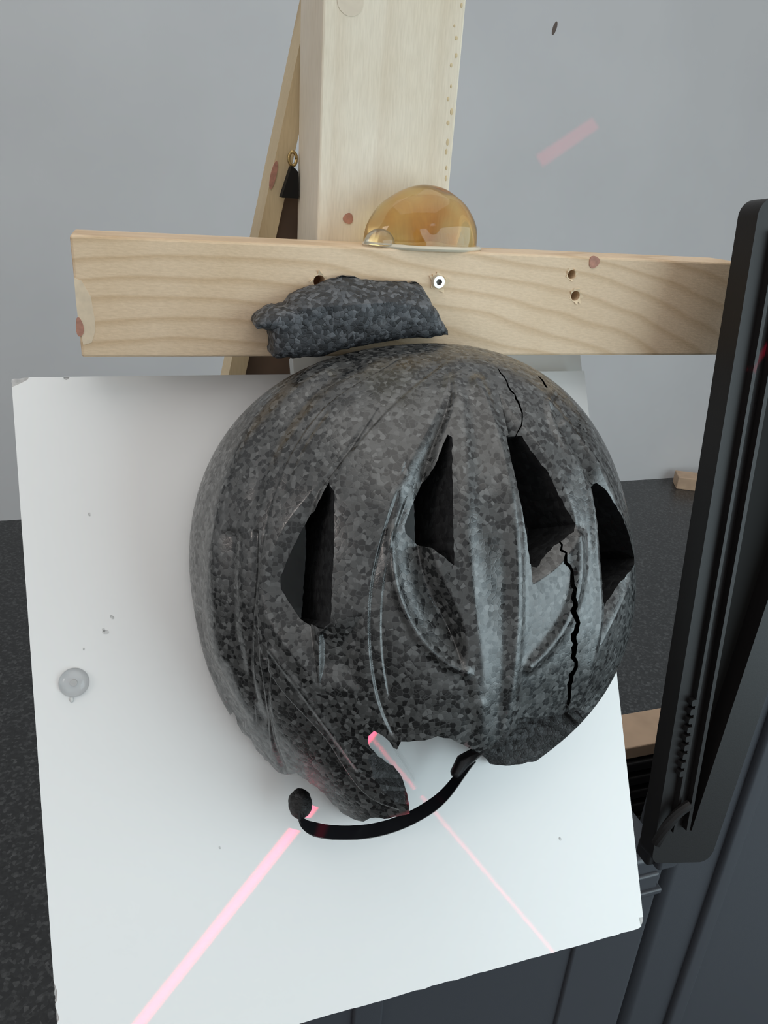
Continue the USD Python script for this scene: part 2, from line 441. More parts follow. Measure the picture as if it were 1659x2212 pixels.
bw = 0.0135
pts2 = [(brace_x(z_lo), z_lo), (brace_x(z_lo) + bw, z_lo), (brace_x(z_hi) + bw, z_hi), (brace_x(z_hi), z_hi)]
brace = thing('wooden_brace', (brace_x(z_lo) + bw / 2, 0.62, 0), 'slanting wooden brace leaning behind the left side of the post', 'brace')
part('timber', frame_mesh(extrude(Polygon(pts2), 0.040), (0, 0.640, 0), (1, 0, 0), (0, 0, 1), (0, -1, 0)), BRACE_WOOD, brace)
kp = on_y(582, 378, 0.5995)
part('knot', frame_mesh(extrude(Polygon([(0.0022 * math.cos(a), 0.010 * math.sin(a)) for a in np.linspace(0, 6.283, 20)[:-1]]), 0.0012),
                        (kp[0] + 0.0030, 0.6006, kp[2]), unit((1, 0, 0)), unit((lean, 0, 1)), (0, -1, 0)), KNOT, brace, label='reddish knot near the left edge')
z_d = on_y(620, 427, 0.603)[2]  # plank added here; the shade on the brace is put into its brown colour
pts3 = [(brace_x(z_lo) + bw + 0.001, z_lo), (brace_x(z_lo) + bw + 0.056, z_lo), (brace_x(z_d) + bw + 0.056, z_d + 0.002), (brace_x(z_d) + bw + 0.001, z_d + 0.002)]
solo('brace_shade_plank', frame_mesh(extrude(Polygon(pts3), 0.018), (0, 0.625, 0), (1, 0, 0), (0, 0, 1), (0, -1, 0)), plain('brace_shade_brown', (0.15, 0.095, 0.062), 0.6, vary=0.15, vscale=40.0),
     'added plank, its dark brown colour standing for shade on the slanting brace, below the black clip', 'plank')

# black wedge clip with a brass loop in the gap between brace and post
cy = 0.594
wedge2 = [on_y(x, y, cy) for x, y in ((627, 360), (634, 366), (639, 372), (640, 427), (606, 425))]
poly = Polygon([(p[0], p[2]) for p in wedge2]).buffer(0.0004)
clip = thing('black_clip', (wedge2[4][0], cy, wedge2[4][2]), 'small black wedge clip with a brass loop hanging between brace and post', 'clip')
part('wedge', frame_mesh(extrude(poly, 0.010), (0, cy + 0.003, 0), (1, 0, 0), (0, 0, 1), (0, -1, 0)), MATTE, clip)
lc = on_y(631, 343, cy)
t = np.linspace(0, 2 * np.pi, 25)
loop = np.stack([lc[0] + 0.0028 * np.cos(t), np.full_like(t, cy - 0.002), lc[2] + 0.0046 * np.sin(t)], 1)
part('loop', tube(loop, 0.0012, 8), BRASS, clip, smooth=True, label='brass loop')

# bolt in the beam, hexagonal socket
bc = on_y(945, 608, BEAM_Y0)
bolt = thing('hex_bolt', bc, 'silver socket head screw in the beam above the foam fragment', 'screw')
hd = m3.Manifold.cylinder(0.0045, 0.0046, 0.0040, 28).rotate((90, 0, 0)).translate((bc[0], BEAM_Y0 + 0.0012, bc[2]))
hx = m3.Manifold.cylinder(0.006, 0.0022, 0.0022, 6).rotate((90, 0, 0)).translate((bc[0], BEAM_Y0 + 0.0005, bc[2]))
part('head', man_tri(hd - hx), STEEL, bolt, smooth=30)
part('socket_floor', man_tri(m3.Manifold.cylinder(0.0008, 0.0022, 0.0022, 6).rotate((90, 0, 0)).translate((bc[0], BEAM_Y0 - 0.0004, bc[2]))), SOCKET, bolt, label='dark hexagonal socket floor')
part('lifted_fibres', splinters((bc[0] + 0.001, 0, bc[2] - 0.0006), 0.0052, 9, 21), SPLINTER, bolt, label='lifted wood fibres round the screw head')

# amber gel lump on top of the beam
g0, g1 = on_y(786, 520, 0.492), on_y(1030, 520, 0.492)
gx, ga = (g0[0] + g1[0]) / 2 + 0.004, (g1[0] - g0[0]) / 2
top = on_y(905, 404, 0.498)[2] - ZT
gel = thing('gel_lump', (gx, 0.502, ZT), 'translucent amber gel lump stuck on the beam in front of the post', 'gel lump')
ico = trimesh.creation.icosphere(5)
d = ico.vertices
v = d.copy()
skew = np.where(d[:, 0] > 0, 1.0, 1.0)
v[:, 0] = gx + ga * 1.0 * np.sign(d[:, 0]) * abs(d[:, 0]) ** 0.92 * skew
v[:, 1] = 0.5035 + 0.0225 * d[:, 1] + 0.001 * np.sin(5 * d[:, 0])
zz = np.where(d[:, 2] > 0, np.abs(d[:, 2]) ** 0.92, 0.03 * d[:, 2])
prof = 1 - 0.16 * np.clip(-d[:, 0], 0, 1) ** 1.3
v[:, 2] = ZT + 0.0015 + top * np.where(d[:, 2] > 0, zz * prof, zz)
v += 0.0012 * (meshkit.noise(d * 3.1, 3)[:, None] - 0.5) * d
part('lump', trimesh.Trimesh(v, ico.faces, process=False), GEL, gel, smooth=True)
ang = np.linspace(0, 2 * np.pi, 40, endpoint=False)
sk = m3.Manifold.batch_hull([m3.Manifold.sphere(0.0018, 8).translate((gx + ga * 1.02 * math.cos(a), 0.4995 + 0.0185 * math.sin(a), ZT + 0.0009)) for a in ang])
part('skirt', man_tri(sk), SKIRT, gel, smooth=40, label='thin pale skirt round the lump')
cd = on_y(826, 510, 0.484)
v = d.copy()
v = np.stack([cd[0] + 0.0105 * d[:, 0], 0.4890 + 0.006 * d[:, 1], ZT + 0.002 + np.where(d[:, 2] > 0, 0.0095, 0.001) * d[:, 2]], 1)
part('clear_drop', trimesh.Trimesh(v, ico.faces, process=False), CLEAR, gel, smooth=True, label='clear bubble at the left end')

# ------------------------------------------------------------------ leaning boards; board axes u (right), v (up the board), w (out of it, to the viewer)
EU = np.array([1.0, 0, 0])
EV = unit([0, 0.478, 0.877])
EW = np.cross(EU, EV)
BD = 0.5124
BO = EYE - EW * BD


def bp(u, v, w=0.0):
    u, v, w = np.broadcast_arrays(np.asarray(u, float), v, w)
    return BO + u[..., None] * EU + v[..., None] * EV + w[..., None] * EW


def px_board(px_, py_, w=0.0):
    r = ray(px_, py_)
    p = r * ((BD - w) / (-(EW @ r)))
    q = p + EW * BD
    return np.array([q @ EU, q @ EV])


TB = 0.016
U0, U1, V0, V1 = -0.0778, 0.3424, -0.3022, 0.1352
rng = np.random.default_rng(8)
edge = []
# bottom edge left to right with ragged chips, rounded right corner, then up and back
for u in np.arange(U0 + 0.004, U1 - 0.008, 0.006):
    edge.append((u, V0 + rng.uniform(-0.0004, 0.0004)))
edge += [(U1 - 0.006 + 0.006 * math.sin(a), V0 + 0.006 - 0.006 * math.cos(a)) for a in np.linspace(0, math.pi / 2, 6)]
edge += [(U1, V1), (U0 + 0.012, V1), (U0, V1 - 0.001)]
board_poly = Polygon(edge)
white_board = thing('white_board', bp((U0 + U1) / 2, V0), 'leaning white laminate board with chipped edges behind the helmet', 'board')
bm = man(extrude(board_poly, TB))
chips = [[(1055, 2125), (1078, 2100), (1098, 2097), (1106, 2112)], [(1030, 2119), (1060, 2098), (1072, 2100), (1070, 2118)], [(1115, 2098), (1140, 2083), (1165, 2070), (1170, 2084)], [(865, 2158), (872, 2152), (880, 2158)],
         [(20, 815), (62, 815), (60, 820), (45, 828), (26, 836), (20, 838)], [(137, 815), (150, 815), (148, 819), (143, 821), (138, 819)],
         [(100, 2085), (112, 2090), (113, 2100), (108, 2108)], [(100, 2110), (116, 2120), (123, 2140), (124, 2160), (117, 2172), (104, 2175)], [(108, 2175), (122, 2180), (128, 2200), (122, 2215), (110, 2220)],
         [(1380, 1982), (1396, 1980), (1396, 2000), (1384, 2000)]]
for k, ch in enumerate(chips):
    pp = Polygon([px_board(x, y) for x, y in ch]).buffer(0)
    loc = man(extrude(pp, 0.01)).translate((0, 0, TB - 0.0016))
    inner = man(extrude(pp.intersection(board_poly).buffer(-0.0002) if pp.intersection(board_poly).area > 0 else pp, 0.0016)).translate((0, 0, TB - 0.0030))
    bm = bm - loc
part('panel', frame_mesh(man_tri(bm), bp(0, 0, -TB), EU, EV, EW), WHITE, white_board)
for k, ch in enumerate(chips):
    pp = Polygon([px_board(x, y) for x, y in ch]).buffer(0).intersection(board_poly.buffer(-0.0001))
    if pp.is_empty or pp.geom_type != 'Polygon':
        continue
    pm = extrude(Polygon(jag(np.array(pp.exterior.coords)[:-1], 0.0004, 0.0015, k, True)).buffer(0), 0.0012)
    part('edge_chip', frame_mesh(pm, bp(0, 0, -0.0018), EU, EV, EW), CHIPBOARD, white_board, label='grey chip broken from the edge')
for (sx, sy, sr) in ((228, 1365, 0.0016), (224, 1361, 0.0011), (242, 1333, 0.0012), (193, 1111, 0.0009), (475, 1831, 0.0007), (181, 1402, 0.0006), (1210, 1812, 0.0011)):
    cu = px_board(sx, sy)
    ang = np.linspace(0, 2 * np.pi, 12, endpoint=False)
    rr = sr * (1 + 0.3 * np.sin(2.0 * ang + sx))
    part('scuff', frame_mesh(extrude(Polygon(np.stack([cu[0] + rr * np.cos(ang), cu[1] + rr * np.sin(ang)], 1)), 0.0002), bp(0, 0, 0.00002), EU, EV, EW), SMUDGE, white_board)

# second board behind, its top under the beam
bu0, bu1 = px_board(632, 790, -0.018)[0], px_board(1256, 780, -0.018)[0]
back_board = solo('backing_board', frame_mesh(man_tri(rbox((bu0, -0.25, -0.012), (bu1, 0.1545, 0), 0.0008)), bp(0, 0, -0.018), EU, EV, EW), GREYBOARD,
                  'pale grey backing board showing as a strip above the white board', 'board')

# clear rubber foot on the board with a drip below
bu = px_board(160, 1474)
foot = thing('rubber_foot', bp(bu[0], bu[1]), 'clear domed rubber foot stuck on the left of the white board', 'rubber foot')
prof = [(0, 0.0050), (0.003, 0.0049), (0.0060, 0.0042), (0.0080, 0.0028), (0.0090, 0.0010), (0.0091, 0.0), (0.0, 0.0)]
part('dome', frame_mesh(trimesh.creation.revolve(np.array(prof)[::-1], sections=32), bp(bu[0], bu[1], 0.0001), EU, EV, EW), RUBBER, foot, smooth=40)
part('stud', frame_mesh(trimesh.creation.cylinder(0.0020, 0.0016, sections=18), bp(bu[0], bu[1], 0.0009), EU, EV, EW), STEEL, foot, smooth=30, label='small shiny centre stud')
d2 = px_board(155, 1511)
v = ico.vertices * np.array([0.0013, 0.0018, 0.0006])
part('drip', frame_mesh(trimesh.Trimesh(v, ico.faces, process=False), bp(d2[0], d2[1], 0.0004), EU, EV, EW), SMUDGE, foot, smooth=True)

# ------------------------------------------------------------------ the helmet shell
UC, VC, HA, HB, ROT, TU, TV, HQ, W0 = 0.1737, -0.0108, 0.1508, 0.1512, 0.0922, 0.0055, 0.1065, 2.2993, 0.0203
HC = 0.14
BULGE, BULGE_AT = 0.20, 107.0            # the shell reaches lower at its front corner


def dome_point(th, ph, shrink=0.0):
    d = np.stack([np.sin(th) * np.cos(ph), np.sin(th) * np.sin(ph), np.cos(th)], -1)
    k = ((abs(d[..., 0] / (HA - shrink)) ** HQ + abs(d[..., 1] / (HB - shrink)) ** HQ) ** (2 / HQ) + abs(d[..., 2] / (HC - shrink)) ** 2) ** -0.5
    x = d * k[..., None]
    ang = np.arctan2(d[..., 1], d[..., 0])
    da = (ang + math.radians(BULGE_AT) + np.pi) % (2 * np.pi) - np.pi
    x = x * (1 + BULGE * np.exp(-(da / 0.36) ** 2) * np.sin(th) ** 3)[..., None]
    cr, sr = math.cos(ROT), math.sin(ROT)
    u = UC + cr * x[..., 0] - sr * x[..., 1] + TU * x[..., 2]
    v = VC + sr * x[..., 0] + cr * x[..., 1] + TV * x[..., 2]
    return bp(u, v, x[..., 2] + W0)


def polar_grid(n_ring, n_seg, th_max):
    th = np.linspace(0, th_max, n_ring + 1)[1:]
    ph = np.linspace(0, 2 * np.pi, n_seg, endpoint=False)
    T, P = np.meshgrid(th, ph, indexing='ij')
    return np.r_[0.0, T.ravel()], np.r_[0.0, P.ravel()]


def polar_faces(n_ring, n_seg, close):
    f = []
    j = np.arange(n_seg)
    f.append(np.stack([np.zeros(n_seg, int), 1 + j, 1 + (j + 1) % n_seg], 1))
    i, jj = np.meshgrid(np.arange(n_ring - 1), j, indexing='ij')
    a, b = 1 + i * n_seg + jj, 1 + i * n_seg + (jj + 1) % n_seg
    c, d = 1 + (i + 1) * n_seg + (jj + 1) % n_seg, 1 + (i + 1) * n_seg + jj
    f.append(np.stack([a, d, c], -1).reshape(-1, 3))
    f.append(np.stack([a, c, b], -1).reshape(-1, 3))
    last = 1 + (n_ring - 1) * n_seg + j
    f.append(np.stack([np.full(n_seg, close), np.roll(last, -1), last], 1))
    return np.vstack(f)


def seg_dist(P, line):
    """distance of the points P (n, 2) to a polyline"""
    L = np.asarray(line, float)
    best = np.full(len(P), 1e9)
    for a, b in zip(L[:-1], L[1:]):
        ab = b - a
        t = np.clip(((P - a) @ ab) / (ab @ ab), 0, 1)
        best = np.minimum(best, np.linalg.norm(P - a - t[:, None] * ab, axis=1))
    return best


def smooth(t):
    t = np.clip(t, 0, 1)
    return t * t * (3 - 2 * t)


# the moulded relief: channels (sunken, with a wide bevel on the outer side), ridges and grooves, traced on the dome
CHANNELS = [  # outer side, inner side, depth, outer bevel, inner bevel
    ([(972, 815), (945, 885), (887, 995), (854, 1090), (846, 1165), (864, 1290), (922, 1392), (1003, 1450)],
     [(972, 815), (980, 880), (960, 945), (938, 1050), (936, 1140), (945, 1205), (985, 1300), (1003, 1450)], 0.0105, 64, 40),
    ([(1078, 845), (1125, 915), (1183, 985), (1228, 1075), (1244, 1140), (1236, 1180), (1200, 1228), (1150, 1262)],
     [(1078, 845), (1094, 920), (1116, 1010), (1130, 1100), (1142, 1180), (1150, 1262)], 0.0125, 38, 10),
    ([(828, 862), (768, 930), (698, 1032), (622, 1125), (585, 1195), (566, 1262), (583, 1342), (632, 1412), (690, 1492)],
     [(828, 862), (790, 930), (732, 1012), (690, 1075), (680, 1200), (678, 1310), (686, 1400), (690, 1492)], 0.0105, 60, 36),
    ([(1180, 862), (1238, 918), (1304, 1040), (1350, 1150), (1362, 1240), (1338, 1315), (1292, 1405)],
     [(1180, 862), (1228, 960), (1280, 1045), (1296, 1150), (1304, 1300), (1292, 1405)], 0.011, 26, 8),
    ([(1232, 1600), (1262, 1530), (1346, 1432)], [(1232, 1600), (1290, 1545), (1346, 1432)], 0.007, 10, 12),
    ([(690, 1492), (690, 1370), (720, 1345)], [(690, 1492), (790, 1500), (800, 1300), (720, 1345)], 0.0035, 6, 60),
]
RIDGES = [  # line, height, half width px
    ([(1030, 830), (1070, 940), (1090, 1020), (1110, 1150), (1114, 1350), (1102, 1500), (1080, 1600)], 0.0030, 17),
    ([(985, 830), (1000, 1000), (1010, 1200), (1030, 1400), (1045, 1600)], 0.0020, 22),
    ([(700, 800), (600, 870), (520, 980), (478, 1110), (462, 1270), (478, 1420)], 0.0026, 22),
    ([(1246, 1160), (1247, 1240), (1236, 1300), (1200, 1372), (1142, 1436)], 0.0032, 13),
    ([(846, 1150), (864, 1292), (924, 1395), (1005, 1450)], 0.0024, 11),
    ([(1185, 872), (1236, 990), (1268, 1050), (1286, 1200), (1294, 1320), (1270, 1450), (1245, 1540)], 0.0016, 8),
    ([(1226, 912), (1300, 1020), (1345, 1130), (1362, 1220)], 0.0014, 8),
    ([(610, 1262), (640, 1320), (668, 1356)], 0.0010, 6),
    ([(585, 1405), (665, 1510), (720, 1585), (775, 1660)], 0.0010, 7),
]
STEPS = [  # line, drop beside it, reach px, side (+1: right of the line's direction in the picture)
    ([(862, 1040), (826, 1150), (802, 1250), (800, 1440), (826, 1550), (858, 1608)], 0.0020, 26, -1),
    ([(884, 1050), (845, 1165), (826, 1260), (824, 1430), (842, 1530)], 0.0014, 22, -1),
    ([(872, 772), (770, 830), (700, 882), (640, 962), (598, 1055), (572, 1160), (558, 1300), (562, 1450), (590, 1640)], 0.0018, 34, 1),
    ([(568, 1420), (640, 1528), (705, 1600), (765, 1690), (875, 1748)], 0.0030, 40, 1),
    ([(690, 790), (780, 772), (870, 764), (985, 768), (1060, 776), (1112, 800), (1178, 852)], 0.0022, 24, -1),
    ([(985, 772), (880, 850), (800, 930), (745, 1000)], 0.0012, 22, 1),
    ([(549, 1150), (541, 1300), (533, 1420), (540, 1520)], 0.0020, 18, 1),
]
GROOVES = [
    ([(549, 1150), (541, 1300), (533, 1420), (540, 1520)], 0.0022, 5),
    ([(500, 1160), (495, 1300), (515, 1450), (560, 1560)], 0.0022, 14),
    ([(430, 1330), (470, 1470), (520, 1560)], 0.0025, 12),
    ([(770, 780), (660, 860), (590, 960), (545, 1080)], 0.0018, 16),
    ([(700, 892), (640, 985), (612, 1060)], 0.0010, 9),
    ([(572, 1430), (578, 1560), (610, 1660)], 0.0020, 6),
    ([(1205, 862), (1250, 940), (1275, 1030)], 0.0020, 12),
    ([(960, 960), (1010, 1300), (1040, 1500)], 0.0006, 12),
]
FRACTURE = jag([(1040, 1632), (1082, 1600), (1090, 1583), (1116, 1575), (1120, 1553), (1160, 1552), (1200, 1546), (1250, 1530), (1264, 1542), (1238, 1600), (1246, 1625), (1200, 1660), (1130, 1680), (1050, 1690)], 3, 12, 3, True)
RIDGES_LEFT_SHADE = []
NR, NS = 380, 1140
TH_MAX = math.radians(100)
th, ph = polar_grid(NR, NS, TH_MAX)
P = dome_point(th, ph)
e = 1e-3
tu = dome_point(np.arccos(np.clip(np.cos(th), -1, 1)) + e, ph) - dome_point(th - e, ph)
tv = dome_point(np.maximum(th, 1e-3), ph + e) - dome_point(np.maximum(th, 1e-3), ph - e)
N = np.cross(tu, tv)
N[0] = EW
N /= np.linalg.norm(N, axis=1, keepdims=True)
cen = dome_point(np.array([0.0]), np.array([0.0]))[0] - EW * HC
N *= np.sign(np.einsum('ij,ij->i', N, P - cen))[:, None]
pix = to_px(P)
view = unit_rows = (EYE - P) / np.linalg.norm(EYE - P, axis=1, keepdims=True)
facing = smooth((np.einsum('ij,ij->i', N, view) - 0.02) / 0.12)
relief = np.zeros(len(P))
for outer, inner, depth, wo, wi in CHANNELS:
    outer = spline(outer, 70) if len(outer) > 5 else np.array(outer, float)
    inner = spline(inner, 70) if len(inner) > 5 else np.array(inner, float)
    poly = Polygon(list(outer) + list(inner)[::-1][1:-1]).buffer(0)
    box_ = poly.bounds
    m = (pix[:, 0] > box_[0]) & (pix[:, 0] < box_[2]) & (pix[:, 1] > box_[1]) & (pix[:, 1] < box_[3]) & (facing > 0)
    idx = np.nonzero(m)[0]
    idx = idx[shapely.contains_xy(poly, pix[idx, 0], pix[idx, 1])]
    do, di = seg_dist(pix[idx], outer), seg_dist(pix[idx], inner)
    relief[idx] -= depth * np.minimum(np.clip(do / wo, 0, 1) * 0.65 + smooth(do / wo) * 0.35, smooth(di / wi))
for sign, feats in ((1, RIDGES), (-1, GROOVES)):
    for line, hgt, wid in feats:
        line = spline(line, 50)
        m = np.nonzero((facing > 0) & (pix[:, 0] > line[:, 0].min() - 3 * wid) & (pix[:, 0] < line[:, 0].max() + 3 * wid) & (pix[:, 1] > line[:, 1].min() - 3 * wid) & (pix[:, 1] < line[:, 1].max() + 3 * wid))[0]
        dd = seg_dist(pix[m], line)
        relief[m] += sign * hgt * np.exp(-(dd / wid) ** 2)
for line, drop, reach, side in STEPS:
    line = spline(line, 50)
    wid = reach
    m = np.nonzero((facing > 0) & (pix[:, 0] > line[:, 0].min() - 3 * wid) & (pix[:, 0] < line[:, 0].max() + 3 * wid) & (pix[:, 1] > line[:, 1].min() - 3 * wid) & (pix[:, 1] < line[:, 1].max() + 3 * wid))[0]
    dd = seg_dist(pix[m], line)
    m, dd = m[dd < reach * 3], dd[dd < reach * 3]
    L = spline(line, 160)
    _, kk = cKDTree(L).query(pix[m])
    tt = np.gradient(L, axis=0)[kk]
    off = pix[m] - L[kk]
    cr_ = tt[:, 0] * off[:, 1] - tt[:, 1] * off[:, 0]
    on = np.sign(cr_) == side
    ends = seg_dist(pix[m], [line[0], line[0] + np.array([0.1, 0.1])])
    ende = seg_dist(pix[m], [line[-1], line[-1] + np.array([0.1, 0.1])])
    relief[m] -= drop * on * smooth(dd / 5) * np.exp(-dd / reach) * smooth(np.minimum(ends, ende) / 50)
fr_poly = Polygon(FRACTURE).buffer(0)
frm = np.nonzero(facing > 0)[0]
frm = frm[shapely.contains_xy(fr_poly, pix[frm, 0], pix[frm, 1])]
fd = seg_dist(pix[frm], np.vstack([FRACTURE, FRACTURE[:1]]))
relief[frm] -= 0.015 * smooth(fd / 6) + 0.004 * (meshkit.noise(P[frm] * 260, 5) - 0.3) + 0.003 * meshkit.noise(P[frm] * 110, 7)
relief += 0.0007 * (meshkit.fbm(P * 60, 2, 9) - 0.5)
outer_v = P + N * (relief * facing)[:, None]
close_o = len(outer_v)
outer_v = np.vstack([outer_v, cen - EW * 0.03])
outer_f = polar_faces(NR, NS, close_o)
outer_m = trimesh.Trimesh(outer_v, outer_f, process=False)
if outer_m.volume < 0:
    outer_m.invert()
ti, pi_ = polar_grid(60, 160, TH_MAX)
inner_v = np.vstack([dome_point(ti, pi_, 0.042), cen - EW * 0.03])
inner_m = trimesh.Trimesh(inner_v, polar_faces(60, 160, len(inner_v) - 1), process=False)
if inner_m.volume < 0:
    inner_m.invert()
shell = man(outer_m) - man(inner_m)
shell = shell.trim_by_plane(tuple(EW), float((bp(0, 0, 0.004) @ EW)))


def dome_hit(x, y, sunk=0.0):
    """the point of the moulded surface on the sight line of a traced point (or the nearest one beside it)"""
    k = np.argmin(np.hypot(pix[:, 0] - x, pix[:, 1] - y) + 1e4 * (facing <= 0))
    r = unit(ray(x, y))
    return EYE + r * ((P[k] - EYE) @ r + sunk)


def prism(loop, direction, out, deep, sunk=0.0):
    """closed prism through the traced loop on the dome, from `out` outside to `deep` inside along direction"""
    d = unit(direction)
    p3 = np.array([dome_hit(*q, s_) for q, s_ in zip(loop, np.broadcast_to(sunk, (len(loop),)))])
    a = unit(np.cross(d, (0.3, 0.2, 0.9)))
    b = np.cross(d, a)
    p2 = np.stack([p3 @ a, p3 @ b], 1)
    h = p3 @ d
    poly = Polygon(p2)
    if not poly.is_valid:
        poly = poly.buffer(0)
        poly = max(getattr(poly, 'geoms', [poly]), key=lambda g: g.area)
    m = extrude(poly, float(h.max() - h.min() + out + deep))
    return man(frame_mesh(m, d * float(h.min() - out), a, b, d))


def sight_prism(loop, near, far):
    """prism along the line of sight of the loop's middle"""
    p = np.array(loop, float)
    n = [EYE + unit(ray(*q)) * near for q in p]
    f_ = [EYE + unit(ray(*q)) * far for q in p]
    flat = extrude(Polygon(p), 1.0)
    v, f = verts_faces(flat)
    r = np.array([unit(ray(x, y)) for x, y in v[:, :2]])
    w = EYE + r * np.where(v[:, 2:] > 0.5, far, near)
    m = trimesh.Trimesh(w, f, process=False)
    if m.volume < 0:
        m.invert()
    return man(m)


def slant_prism(loop, shift):
    """cut along the line of sight whose walls lean by `shift` px over the shell's thickness"""
    p, sh = np.array(loop, float), np.array(shift, float)
    t0 = np.array([np.linalg.norm(dome_hit(*q) - EYE) for q in p])
    t0 = np.where(sh[:, 0] > 0, t0, np.median(t0[sh[:, 0] > 0]))
    flat = extrude(Polygon(p).buffer(0), 1.0)
    v, f = verts_faces(flat)
    w = []
    for x, y, zz in v:
        k = np.argmin(np.hypot(p[:, 0] - x, p[:, 1] - y))
        k0 = -0.035 if zz < 0.5 else 0.04
        w.append(EYE + unit(ray(x + sh[k, 0] * k0 / 0.035, y + sh[k, 1] * k0 / 0.035)) * (t0[k] + (k0 if zz > 0.5 else -0.035)))
    m = trimesh.Trimesh(np.array(w), f, process=False)
    if m.volume < 0:
        m.invert()
    return man(m)


VENTS = [
    [(700, 1046), (712, 1048), (722, 1062), (722, 1180), (714, 1345), (700, 1356), (678, 1355), (648, 1336), (604, 1272), (602, 1246), (626, 1190), (660, 1122), (690, 1062)],
    [(953, 940), (964, 937), (975, 945), (978, 1060), (981, 1222), (966, 1226), (935, 1200), (900, 1175), (869, 1152), (866, 1136), (882, 1100), (912, 1040), (940, 970)],
    [(1092, 942), (1104, 938), (1118, 944), (1145, 982), (1175, 1022), (1208, 1090), (1228, 1134), (1224, 1150), (1190, 1188), (1156, 1226), (1144, 1218), (1136, 1150), (1118, 1062), (1100, 990)],
    [(1273, 1052), (1285, 1044), (1300, 1060), (1330, 1112), (1352, 1170), (1364, 1205), (1356, 1232), (1330, 1275), (1306, 1316), (1300, 1300), (1297, 1230), (1286, 1130)],
]
RIB_SIDE = [((1040, 1070, 1360), (698, 712, 690)), ((935, 1230), (962, 968)), ((935, 1000, 1100, 1230), (1106, 1112, 1134, 1150)), ((1040, 1140, 1320), (1282, 1298, 1306))]
VENT_TILT = (-0.06, -0.12, -0.15, -0.1)
cut = []
for loop in VENTS:
    k = len(cut)
    lj = jag(loop, 1.0, 9, len(loop), True)
    rib = lj[:, 0] > np.interp(lj[:, 1], *RIB_SIDE[k]) if k < 2 else lj[:, 0] < np.interp(lj[:, 1], *RIB_SIDE[k])
    cut.append(prism(lj, -EW + VENT_TILT[k] * EU, 0.06, 0.095, np.where(rib, 0.0, 0.009)))
NOTCH = [(886, 1752), (850, 1737), (818, 1708), (798, 1680), (788, 1642), (788, 1610), (795, 1586), (808, 1579), (828, 1590), (850, 1616), (858, 1619), (866, 1602), (900, 1600), (945, 1590), (985, 1602), (1010, 1614), (1032, 1625), (1058, 1650), (1062, 1700), (1000, 1860), (930, 1860)]
nj = np.vstack([NOTCH[:8], jag(NOTCH[7:18], 4, 12, 12)[1:], NOTCH[18:]])
NSH = {(886, 1752): 82, (850, 1737): 82, (818, 1708): 80, (798, 1680): 74, (788, 1642): 64, (788, 1610): 40, (795, 1586): 14}
cut.append(slant_prism(nj, [(NSH.get((int(p[0]), int(p[1])), 0), 0) for p in nj]))
SEE = [(884, 1752), (884, 1742), (880, 1716), (872, 1690), (864, 1672), (850, 1654), (832, 1645), (812, 1628), (796, 1608), (796, 1590), (808, 1579)]
cut.append(sight_prism(np.vstack([jag(SEE, 1.5, 8, 17)[:-1], nj[7:]]), 0.2, 0.9))
KEEP_L = [(300, 1425), (424, 1420), (440, 1460), (470, 1512), (483, 1545), (497, 1546), (503, 1538), (522, 1582), (536, 1592), (560, 1627), (600, 1668), (615, 1673), (640, 1669), (700, 1713), (735, 1753), (762, 1769), (785, 1775), (800, 1767), (840, 1768), (884, 1758), (886, 1752), (930, 1900), (300, 1900)]
kl = np.vstack([KEEP_L[:1], jag(KEEP_L[1:20], 2, 9, 6), KEEP_L[20:]])
cut.append(sight_prism(kl, 0.2, 0.9))
KEEP_R = [(1032, 1630), (1058, 1650), (1092, 1654), (1130, 1650), (1200, 1634), (1244, 1614), (1300, 1572), (1322, 1532), (1340, 1484), (1372, 1400), (1600, 1400), (1600, 1950), (1020, 1950)]
kr = np.vstack([jag(KEEP_R[:9], 2, 9, 14), KEEP_R[9:]])
cut.append(sight_prism(kr, 0.2, 0.9))


def crack(line, w, seed, depth):
    c = jag(line, w * 0.55, 9, seed)
    rngc = np.random.default_rng(seed)
    t = np.gradient(c, axis=0)
    t /= np.linalg.norm(t, axis=1, keepdims=True)
    n = np.stack([-t[:, 1], t[:, 0]], 1)
    s = np.sin(np.linspace(0.12, np.pi * 0.93, len(c)))[:, None] ** 0.5 * w / 2 * rngc.uniform(0.75, 1.25, (len(c), 1))
    return np.vstack([c + n * s, (c - n * s)[::-1]])


for line, w, seed, depth in (([(1208, 1166), (1222, 1205), (1236, 1255), (1243, 1310), (1246, 1355), (1240, 1400), (1240, 1450), (1230, 1500), (1228, 1536)], 11, 2, 0.02),
                             ([(1075, 795), (1090, 815), (1098, 835), (1112, 852), (1120, 870), (1128, 892), (1126, 920), (1118, 934), (1112, 948)], 3.5, 7, 0.015),
                             ([(1163, 812), (1172, 822), (1182, 838)], 4, 9, 0.01)):
    lp = crack(line, w, seed, depth)
    mid = dome_hit(*np.mean(line, axis=0))
    cut.append(prism(lp, unit(mid - EYE), 0.05, depth + 0.02))
shell = shell - m3.Manifold.batch_boolean(cut, m3.OpType.Add)
comp = shell.decompose()
shell = max(comp, key=lambda c: c.volume())
sm = man_tri(shell)
# sort the faces: moulded skin, broken foam, dark inside
fc = sm.triangles_center
fp = to_px(fc)
dist_out, near = cKDTree(outer_v[:-1]).query(fc)
nf = np.einsum('ij,ij->i', sm.face_normals, N[near])
skin = (dist_out < 0.0016) & (nf > -0.2)
broken = skin & shapely.contains_xy(fr_poly.buffer(2), fp[:, 0], fp[:, 1])
tongue = ~skin & shapely.contains_xy(Polygon([(770, 1560), (1000, 1560), (1100, 1660), (1100, 1800), (600, 1800), (600, 1660)]), fp[:, 0], fp[:, 1])
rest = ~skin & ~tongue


def sub(mask):
    return trimesh.Trimesh(sm.vertices, sm.faces[mask], process=False).copy()


